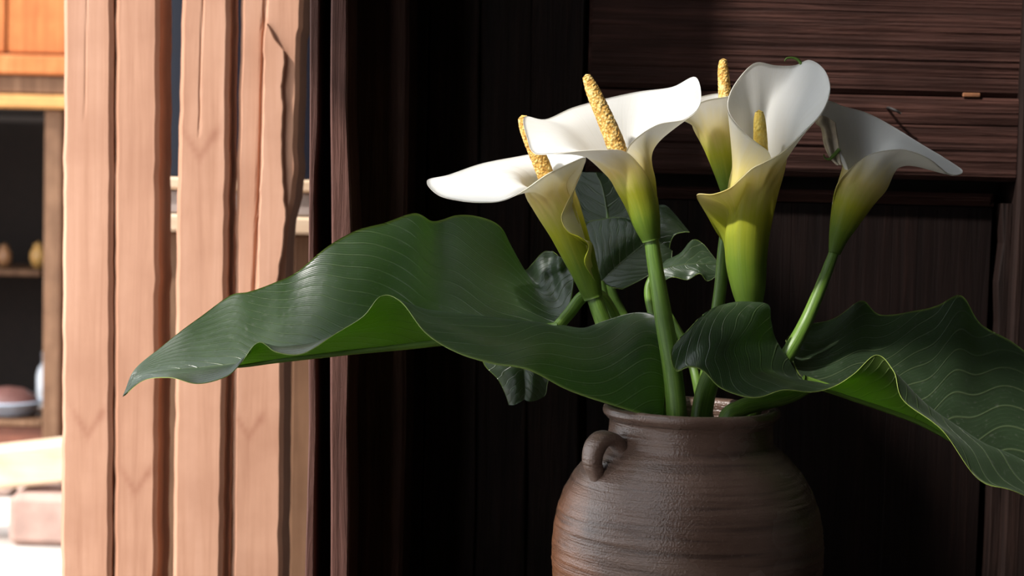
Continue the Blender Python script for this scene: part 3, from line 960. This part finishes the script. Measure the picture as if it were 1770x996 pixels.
# leaves standing behind
calla_leaf('upright blue green calla leaf behind the two left blooms', (1140, 800, 60),
           [dict(ctrl=[[(1050, 470, 150), (1020, 475, 150), (1000, 480, 155), (985, 485, 165)],
                       [(1052, 420, 160), (1018, 420, 165), (995, 425, 170), (972, 430, 180)],
                       [(1050, 370, 170), (1015, 365, 180), (990, 370, 185), (968, 375, 195)],
                       [(1042, 325, 180), (1015, 320, 190), (995, 322, 195), (976, 328, 205)],
                       [(1030, 298, 190), (1018, 298, 196), (1006, 298, 200), (994, 300, 205)]], u0=0, u1=1, n=80, m=30, side=1, flip=True, seed=1, nveins=9),
            dict(ctrl=[[(1050, 470, 150), (1080, 470, 140), (1100, 465, 135), (1115, 460, 130)],
                       [(1052, 420, 160), (1085, 415, 150), (1110, 412, 145), (1130, 405, 140)],
                       [(1050, 370, 170), (1080, 365, 165), (1102, 360, 160), (1120, 355, 158)],
                       [(1042, 325, 180), (1062, 322, 180), (1080, 320, 178), (1095, 320, 176)],
                       [(1030, 298, 190), (1038, 299, 190), (1045, 300, 190), (1052, 303, 190)]], u0=0, u1=1, n=80, m=30, side=1, flip=False, seed=2, nveins=9)],
           midrib=[(1050, 470, 153), (1052, 420, 163), (1050, 370, 173), (1042, 325, 183), (1030, 300, 192)], rib_r=(7, 2),
           petiole=[(1165, 880, 130), (1142, 720, 90), (1108, 610, 118), (1060, 510, 145), (1049, 465, 153)], pet_r=(12, 8), back=220)
calla_leaf('olive calla leaf rolled backwards below the upright blue green leaf', (1145, 800, 70),
           [dict(ctrl=[[(1040, 488, 105), (1030, 470, 108), (1026, 452, 112), (1022, 440, 112)],
                       [(1062, 465, 105), (1050, 445, 100), (1035, 415, 112), (1012, 389, 130)],
                       [(1085, 445, 102), (1075, 422, 96), (1060, 398, 108), (1042, 379, 126)],
                       [(1108, 426, 98), (1100, 408, 94), (1088, 390, 104), (1072, 376, 120)],
                       [(1128, 410, 95), (1122, 398, 95), (1112, 388, 100), (1098, 384, 112)]], u0=0, u1=1, n=70, m=30, side=1, flip=True, seed=4, nveins=8),
            dict(ctrl=[[(1040, 488, 105), (1052, 494, 100), (1064, 498, 96), (1076, 500, 94)],
                       [(1062, 465, 105), (1078, 474, 96), (1092, 480, 90), (1108, 484, 86)],
                       [(1085, 445, 102), (1102, 456, 94), (1118, 464, 88), (1134, 468, 84)],
                       [(1108, 426, 98), (1126, 436, 92), (1142, 446, 86), (1158, 454, 84)],
                       [(1128, 410, 95), (1140, 418, 92), (1152, 426, 90), (1162, 434, 90)]], u0=0, u1=1, n=70, m=30, side=1, flip=False, seed=6, nveins=8)],
           midrib=[(1040, 489, 110), (1062, 466, 110), (1085, 446, 107), (1108, 427, 102), (1128, 411, 98)], rib_r=(6, 3),
           petiole=[(1120, 880, 110), (1118, 730, 64), (1088, 610, 98), (1050, 530, 108), (1039, 490, 105)], pet_r=(12, 8), back=185)
calla_leaf('small dark calla leaf with crinkled lower margin behind the middle stem', (1165, 800, 60),
           [dict(ctrl=[[(1130, 470, 110), (1135, 478, 106), (1140, 482, 104), (1146, 486, 102)],
                       [(1160, 462, 105), (1160, 470, 98), (1162, 476, 92), (1164, 479, 88)],
                       [(1185, 458, 102), (1184, 468, 94), (1186, 478, 90), (1188, 484, 86)],
                       [(1205, 457, 100), (1206, 464, 92), (1208, 470, 84), (1209, 473, 78)],
                       [(1222, 457, 100), (1222, 468, 94), (1222, 478, 90), (1223, 486, 88)],
                       [(1240, 457, 100), (1241, 464, 96), (1242, 469, 94), (1243, 473, 92)],
                       [(1258, 456, 98)] * 4], u0=0, u1=1, n=70, m=22, side=1, flip=False, seed=7, nveins=6),
            dict(ctrl=[[(1130, 470, 110), (1138, 462, 116), (1146, 456, 122), (1152, 450, 128)],
                       [(1160, 462, 105), (1164, 452, 114), (1170, 444, 122), (1176, 438, 130)],
                       [(1185, 458, 102), (1188, 446, 114), (1192, 430, 126), (1197, 415, 138)],
                       [(1205, 457, 100), (1207, 446, 112), (1210, 434, 124), (1214, 421, 136)],
                       [(1222, 457, 100), (1224, 450, 108), (1227, 444, 116), (1230, 440, 124)],
                       [(1240, 457, 100), (1241, 456, 102), (1243, 456, 104), (1245, 457, 106)],
                       [(1258, 456, 98)] * 4], u0=0, u1=1, n=70, m=22, side=1, flip=True, seed=8, nveins=6)],
           midrib=[(1130, 471, 112), (1160, 464, 108), (1185, 460, 105), (1205, 459, 103), (1222, 459, 102), (1240, 458, 102), (1256, 457, 99)], rib_r=(5, 1.5),
           petiole=[(1190, 880, 105), (1172, 720, 92), (1142, 600, 100), (1120, 510, 112), (1131, 470, 112)], pet_r=(10, 6), back=120)
calla_leaf('curled tip of a green calla leaf peeping right of the middle bloom', (1155, 800, 70),
           [dict(ctrl=[[(1112, 430, 140), (1125, 440, 135), (1140, 448, 130), (1160, 452, 128)],
                       [(1112, 405, 145), (1126, 412, 138), (1142, 418, 132), (1158, 426, 128)],
                       [(1114, 380, 150), (1130, 386, 138), (1148, 398, 128), (1166, 407, 122)],
                       [(1122, 362, 156), (1140, 366, 142), (1160, 380, 132), (1182, 402, 122)],
                       [(1136, 355, 160), (1152, 357, 150), (1166, 371, 142), (1192, 402, 126)]], u0=0, u1=1, n=60, m=26, side=1, flip=False, seed=12, nveins=7)],
           petiole=[(1235, 880, 110), (1216, 725, 98), (1190, 610, 118), (1132, 500, 145), (1113, 415, 146)], pet_r=(10, 6), back=170)
calla_leaf('hanging dull green calla leaf beneath the long wavy leaf', (1080, 730, 90),
           [dict(ctrl=[[(900, 600, 90), (880, 600, 92), (855, 600, 95), (828, 605, 100)],
                       [(905, 630, 88), (888, 630, 84), (865, 632, 86), (838, 632, 96)],
                       [(907, 655, 86), (893, 656, 80), (878, 656, 84), (860, 655, 92)],
                       [(908, 676, 84), (896, 678, 80), (884, 680, 82), (872, 678, 90)],
                       [(906, 690, 84), (899, 695, 82), (889, 700, 82), (880, 700, 88)]], u0=0, u1=1, n=60, m=26, side=1, flip=False, seed=13, nveins=6),
            dict(ctrl=[[(900, 600, 90), (920, 605, 84), (940, 612, 86), (958, 622, 92)],
                       [(905, 630, 88), (922, 634, 78), (938, 638, 80), (952, 645, 90)],
                       [(907, 655, 86), (920, 658, 76), (934, 660, 80), (946, 666, 90)],
                       [(908, 676, 84), (920, 678, 78), (932, 680, 82), (943, 682, 88)],
                       [(906, 690, 84), (914, 694, 80), (924, 693, 82), (934, 689, 86)]], u0=0, u1=1, n=60, m=26, side=1, flip=True, seed=14, nveins=6)],
           midrib=[(900, 600, 92), (905, 630, 90), (907, 655, 88), (908, 676, 86), (906, 690, 86)], rib_r=(5, 2),
           petiole=[(1085, 880, 50), (1110, 725, 54), (1066, 618, 94), (980, 575, 105), (920, 580, 98), (900, 602, 92)], pet_r=(10, 6), swing=170)


# ------------------------------------------------------------------ flowers
def spathe(rings, cols, parent, th=.0013, nv=56, per=7, tubelen=None):
    """rings: (cx, cy, half width, w) up the tube; cols: (theta, number of rings, [extra points], margin point, radius factor)"""
    R = np.array(rings, float)
    ax = np.gradient(R[:, :2], axis=0); ax /= np.linalg.norm(ax, axis=1, keepdims=True)
    Xd = np.stack([-ax[:, 1], ax[:, 0]], 1)               # to the right when the axis points up the picture
    tl = np.linalg.norm(np.diff(R[:, :2], axis=0), axis=1).sum() if tubelen is None else tubelen
    lines, arcs = [], []
    for th_, nr, ext, Mp, k in cols:
        a = math.radians(th_)
        pts = []
        for i in range(nr):
            kk = 1 + (k - 1) * min(1.0, i / 2.0)
            pts.append((R[i, 0] + Xd[i, 0] * R[i, 2] * kk * math.cos(a), R[i, 1] + Xd[i, 1] * R[i, 2] * kk * math.cos(a), R[i, 3] + R[i, 2] * kk * math.sin(a)))
        pts += list(ext) + [Mp]
        dense = cr(np.array(pts, float), np.linspace(0, 1, 160))
        P, L = arc_resample(dense, nv)
        lines.append(P); arcs.append(np.linspace(0, L / tl, nv))
    G = np.array(lines); H = np.array(arcs)[..., None]
    nu = (len(cols) - 1) * per + 1
    ts = np.linspace(0, 1, nu)
    G = cr(G, ts); H = cr(H, ts)[..., 0]
    ang = np.radians(cr(np.array([c[0] for c in cols], float)[:, None], ts)[:, 0])[:, None] * np.ones((1, nv))
    W = px3(G)
    NN = gnormals(W)
    acc = Acc()
    v = np.linspace(0, 1, nv)[None]
    thick = th * (1 - .45 * v ** 8) * np.ones((nu, 1))
    inc = cols[-1][0] > cols[0][0]
    shell(acc, W, thick, flip=inc, mats=(0, 1, 1), attrs={'hgt': H, 'ang': ang})
    return acc.build('spathe', [M_sp_in, M_sp_out], parent)


def stem(path, radii, parent, name='stem'):
    V, f, al, an = tube(path, radii, 22, 80, ribs=6, rib_amp=.025)
    return mesh(name, V, f, M_stem, parent, attrs={'along': al, 'ang': an})


def spadix(path, radii, parent, mat, bmp=.0006, n=90):
    V, f, al, an = tube(path, radii, 40, n, bump=bmp)
    return mesh('spadix', V, f, mat, parent)


def lily(label, base):
    return thing('calla_lily', px3(base), label, 'flower', 'white calla lilies in the jar')


# bloom 1: low, opening towards the slats
f1 = lily('white calla lily with the long flat lip pointing towards the slats', (1150, 790, -5))
spathe([(1026, 516, 15, 20), (1013, 476, 21, 18), (998, 436, 27, 14), (983, 398, 32, 10), (967, 362, 38, 6), (953, 330, 43, 2)],
       [(20, 1, [], (1037, 500, 10), 1.05), (0, 2, [], (1020, 474, -6), 1.05), (-15, 2, [], (1010, 452, -20), 1.05), (-12, 3, [], (1017, 426, -22), 1.05),
        (-28, 3, [], (1004, 411, -32), 1.05), (-48, 3, [], (981, 400, -42), 1.05), (-55, 4, [], (970, 378, -46), 1.05), (-55, 5, [], (977, 356, -46), 1.05),
        (-52, 5, [], (992, 327, -44), 1.05), (-50, 6, [], (1008, 290, -42), 1.05), (-60, 6, [], (1011, 273, -46), 1.04), (-76, 6, [], (988, 281, -60), 1.04),
        (-94, 6, [], (946, 301, -74), 1.04), (-112, 6, [], (905, 329, -86), 1.03), (-130, 6, [(905, 324, -70)], (868, 347, -96), 1), (-146, 6, [(893, 318, -58)], (832, 350, -90), 1),
        (-158, 6, [(886, 312, -46)], (795, 347, -75), 1), (-169, 6, [(882, 306, -34)], (757, 337, -52), 1), (-180, 6, [(882, 301, -20)], (738, 313, -26), 1),
        (-194, 6, [(888, 298, -4)], (775, 303, 2), 1), (-212, 6, [(902, 296, 10)], (830, 284, 25), 1), (-236, 6, [(922, 294, 22)], (890, 272, 45), 1),
        (-262, 6, [(946, 294, 28)], (945, 263, 50), 1), (-290, 6, [(972, 294, 18)], (985, 262, 35), 1), (-318, 6, [(988, 300, 2)], (1011, 270, 8), 1),
        (-342, 6, [], (1006, 290, -10), .97), (-375, 5, [], (984, 312, -20), .88), (-400, 5, [], (965, 322, -28), .82)], f1)
spadix([(955, 345, -8), (942, 300, -14), (925, 258, -20), (910, 222, -24), (903, 203, -26)], [12, 13.5, 13, 11, 7], f1, M_spadix)
stem([(1024, 505, 20), (1040, 550, 18), (1066, 612, 14), (1112, 690, 0), (1150, 780, -8), (1165, 900, -8)], [13, 14, 15, 16, 16, 16], f1)

# bloom 2: the wide one in the sun
f2 = lily('wide open white calla lily with the tall pollen dusted spadix', (1176, 800, -80))
spathe([(1126, 416, 14, -72), (1118, 386, 22, -72), (1109, 352, 27, -72), (1099, 319, 34, -72), (1086, 286, 41, -72)],
       [(8, 3, [], (1132, 336, -66), 1.05), (-30, 3, [], (1121, 308, -98), 1.06), (-55, 4, [], (1103, 282, -114), 1.06), (-78, 5, [], (1078, 261, -124), 1.05),
        (-100, 5, [], (1041, 259, -136), 1.04), (-124, 5, [], (1000, 261, -142), 1.02), (-144, 5, [(1012, 265, -118)], (952, 266, -136), 1), (-162, 5, [(990, 258, -104)], (922, 264, -120), 1),
        (-178, 5, [(978, 242, -86)], (911, 238, -96), 1), (-190, 5, [(980, 230, -66)], (906, 203, -70), 1), (-205, 5, [(992, 226, -46)], (942, 207, -40), 1),
        (-226, 5, [(1016, 222, -32)], (988, 187, -10), 1), (-250, 5, [(1050, 216, -16)], (1042, 172, 10), 1), (-275, 5, [(1090, 212, -6)], (1102, 159, 25), 1),
        (-300, 5, [(1120, 214, -16)], (1162, 151, 15), 1), (-320, 5, [(1136, 222, -38)], (1203, 134, -10), 1), (-338, 5, [(1139, 236, -56)], (1211, 178, -40), 1),
        (-352, 5, [(1138, 244, -70)], (1186, 205, -72), 1), (-368, 5, [(1126, 246, -84)], (1137, 215, -92), .98), (-390, 5, [], (1099, 239, -98), .94),
        (-410, 5, [], (1082, 262, -100), .88), (-430, 4, [], (1086, 280, -95), .8)], f2)
spadix([(1078, 300, -80), (1066, 255, -84), (1046, 205, -84), (1025, 158, -82), (1014, 132, -80)], [14, 15, 13.5, 11, 6.5], f2, M_spadix)
stem([(1125, 408, -72), (1134, 470, -74), (1147, 550, -80), (1162, 640, -88), (1170, 726, -92), (1176, 880, -60)], [12, 13, 15, 16, 17, 17], f2)

# bloom 3: half hidden behind
f3 = lily('white calla lily half hidden behind the two largest blooms', (1205, 800, 30))
spathe([(1264, 345, 12, 100), (1262, 315, 20, 100), (1258, 282, 28, 100), (1252, 248, 36, 98), (1246, 218, 45, 96)],
       [(-40, 4, [], (1300, 195, 60), 1.05), (-60, 5, [], (1285, 166, 50), 1.04), (-90, 5, [], (1250, 168, 38), 1.03), (-120, 5, [], (1212, 176, 42), 1), (-148, 5, [], (1180, 198, 62), 1),
        (-175, 5, [(1195, 210, 90)], (1164, 203, 92), 1), (-200, 5, [], (1182, 176, 130), 1), (-235, 5, [], (1215, 166, 150), 1), (-270, 5, [], (1246, 161, 155), 1),
        (-300, 5, [], (1290, 161, 145), 1), (-330, 5, [], (1320, 166, 118), 1), (-360, 5, [], (1322, 178, 92), 1), (-395, 5, [], (1300, 186, 76), .92), (-425, 4, [], (1275, 200, 78), .85)], f3)
spadix([(1256, 230, 96), (1254, 190, 96), (1252, 150, 96), (1250, 120, 96), (1250, 104, 96)], [11, 11, 10, 8.5, 5.5], f3, M_spadix)
stem([(1264, 338, 100), (1251, 430, 96), (1245, 500, 86), (1231, 600, 62), (1215, 700, 36), (1205, 880, 20)], [10, 10.5, 11, 12, 13, 13], f3)

# bloom 4: large upright funnel
f4 = lily('large upright white calla lily funnel with smooth short yellow spadix', (1208, 800, -18))
spathe([(1296, 526, 21, 0), (1294, 496, 28, 0), (1291, 456, 33, 0), (1291, 412, 37, 0), (1295, 366, 41, 0), (1302, 325, 43, 0), (1310, 290, 45, -2)],
       [(150, 3, [], (1263, 432, 22), 1.05), (176, 4, [], (1240, 404, 4), 1.05), (190, 4, [], (1223, 373, -14), 1.05), (203, 5, [], (1204, 338, -34), 1.05),
        (218, 5, [], (1232, 336, -58), 1.05), (235, 5, [], (1260, 326, -76), 1.05), (250, 6, [], (1281, 308, -86), 1.05), (265, 6, [], (1300, 291, -90), 1.04),
        (282, 6, [], (1322, 280, -90), 1.04), (300, 7, [], (1352, 263, -82), 1.03), (320, 7, [], (1389, 228, -64), 1.02), (338, 7, [(1374, 240, -24)], (1421, 194, -42), 1),
        (355, 7, [(1374, 224, 0)], (1435, 154, -16), 1), (375, 7, [(1368, 208, 16)], (1425, 121, 10), 1), (398, 7, [(1354, 198, 32)], (1400, 104, 30), 1),
        (420, 7, [(1340, 192, 42)], (1374, 113, 44), 1), (445, 7, [(1326, 190, 52)], (1340, 113, 46), 1), (467, 7, [(1310, 196, 44)], (1308, 108, 40), 1),
        (490, 7, [(1293, 202, 36)], (1284, 127, 30), 1), (515, 7, [(1275, 212, 14)], (1262, 161, 5), 1), (540, 7, [], (1259, 192, -22), .98),
        (565, 7, [], (1279, 221, -48), .94), (590, 7, [], (1306, 245, -58), .9), (615, 6, [], (1328, 262, -60), .86), (635, 6, [], (1335, 285, -56), .8)], f4)
spadix([(1316, 300, -12), (1315, 262, -16), (1314, 232, -18), (1313, 208, -18), (1312, 194, -18)], [13, 12.5, 11.5, 10, 7], f4, M_spadix_y, bmp=.0001)
V, f_, al, an = tube([(1386, 112, 40), (1380, 104, 40), (1370, 100, 40), (1360, 101, 38), (1356, 106, 37)], [3.0, 2.6, 2.0, 1.6, 1.0], 10, 30)
mesh('spathe_tip', V, f_, M_stem, f4, attrs={'along': al, 'ang': an})
stem([(1296, 520, 0), (1288, 560, 0), (1262, 610, -5), (1230, 650, -12), (1212, 726, -22), (1205, 880, -20)], [17, 16, 16, 17, 18, 18], f4)

# bloom 5: in the shade at the right
f5 = lily('fading grey white calla lily with drooping lip and withered tip', (1270, 800, 15))
spathe([(1442, 438, 9, 30), (1449, 412, 15, 30), (1458, 388, 22, 30), (1468, 362, 29, 30), (1480, 334, 36, 30), (1494, 308, 42, 30)],
       [(150, 3, [], (1440, 376, 42), 1.05), (185, 4, [], (1441, 340, 14), 1.05), (215, 5, [], (1452, 311, -6), 1.05), (240, 5, [], (1480, 283, -20), 1.04),
        (260, 6, [], (1503, 267, -28), 1.03), (280, 6, [], (1532, 260, -35), 1.02), (300, 6, [(1542, 277, -18)], (1566, 259, -40), 1), (320, 6, [(1552, 284, -4)], (1605, 274, -34), 1),
        (340, 6, [(1560, 285, 14)], (1642, 302, -10), 1), (356, 6, [(1565, 280, 30)], (1664, 296, 18), 1), (375, 6, [(1556, 268, 46)], (1630, 272, 45), 1),
        (400, 6, [(1540, 256, 62)], (1590, 248, 66), 1), (425, 6, [(1520, 250, 76)], (1545, 220, 86), 1), (450, 6, [(1500, 246, 80)], (1500, 196, 92), 1),
        (475, 6, [(1480, 250, 74)], (1458, 184, 80), 1), (500, 6, [(1465, 256, 60)], (1428, 175, 60), 1), (522, 6, [(1455, 265, 46)], (1416, 200, 42), 1),
        (548, 6, [], (1442, 238, 24), .96), (572, 6, [], (1456, 284, 14), .9), (592, 5, [], (1470, 300, 12), .85)], f5)
acc = Acc()
G = cr(np.array([[(1411, 202, 34), (1420, 200, 24), (1432, 204, 32), (1444, 212, 22)],
                 [(1411, 213, 30), (1421, 215, 18), (1433, 220, 28), (1446, 226, 18)],
                 [(1420, 222, 32), (1427, 226, 18), (1437, 231, 26), (1448, 238, 18)],
                 [(1425, 250, 30), (1432, 252, 16), (1440, 255, 26), (1451, 259, 18)],
                 [(1435, 272, 28), (1440, 275, 18), (1446, 277, 24), (1453, 280, 18)],
                 [(1445, 284, 24), (1448, 285, 20), (1451, 285, 20), (1455, 286, 18)]], float), np.linspace(0, 1, 40))
G = np.swapaxes(cr(np.swapaxes(G, 0, 1), np.linspace(0, 1, 20)), 0, 1)
shell(acc, px3(G), .001, flip=False, mats=(0, 0, 0))
acc.build('withered_tip', [plain('withered_petal', (.80, .71, .58), .6, var=.45, scale=120)], f5)['label'] = 'crumpled withered cream tip'
V, f_, al, an = tube([(1451, 258, 12), (1442, 268, 12), (1434, 275, 12), (1426, 273, 12), (1424, 267, 14)], [3.5, 3.5, 2.6, 1.6, 1.0], 10, 30)
mesh('spathe_tip', V, f_, M_stem, f5, attrs={'along': al, 'ang': an})
stem([(1443, 432, 30), (1426, 478, 28), (1396, 550, 20), (1366, 606, 4), (1322, 672, 8), (1292, 745, 18), (1285, 880, 10)], [8.5, 10, 11.5, 13, 14, 14, 14], f5)
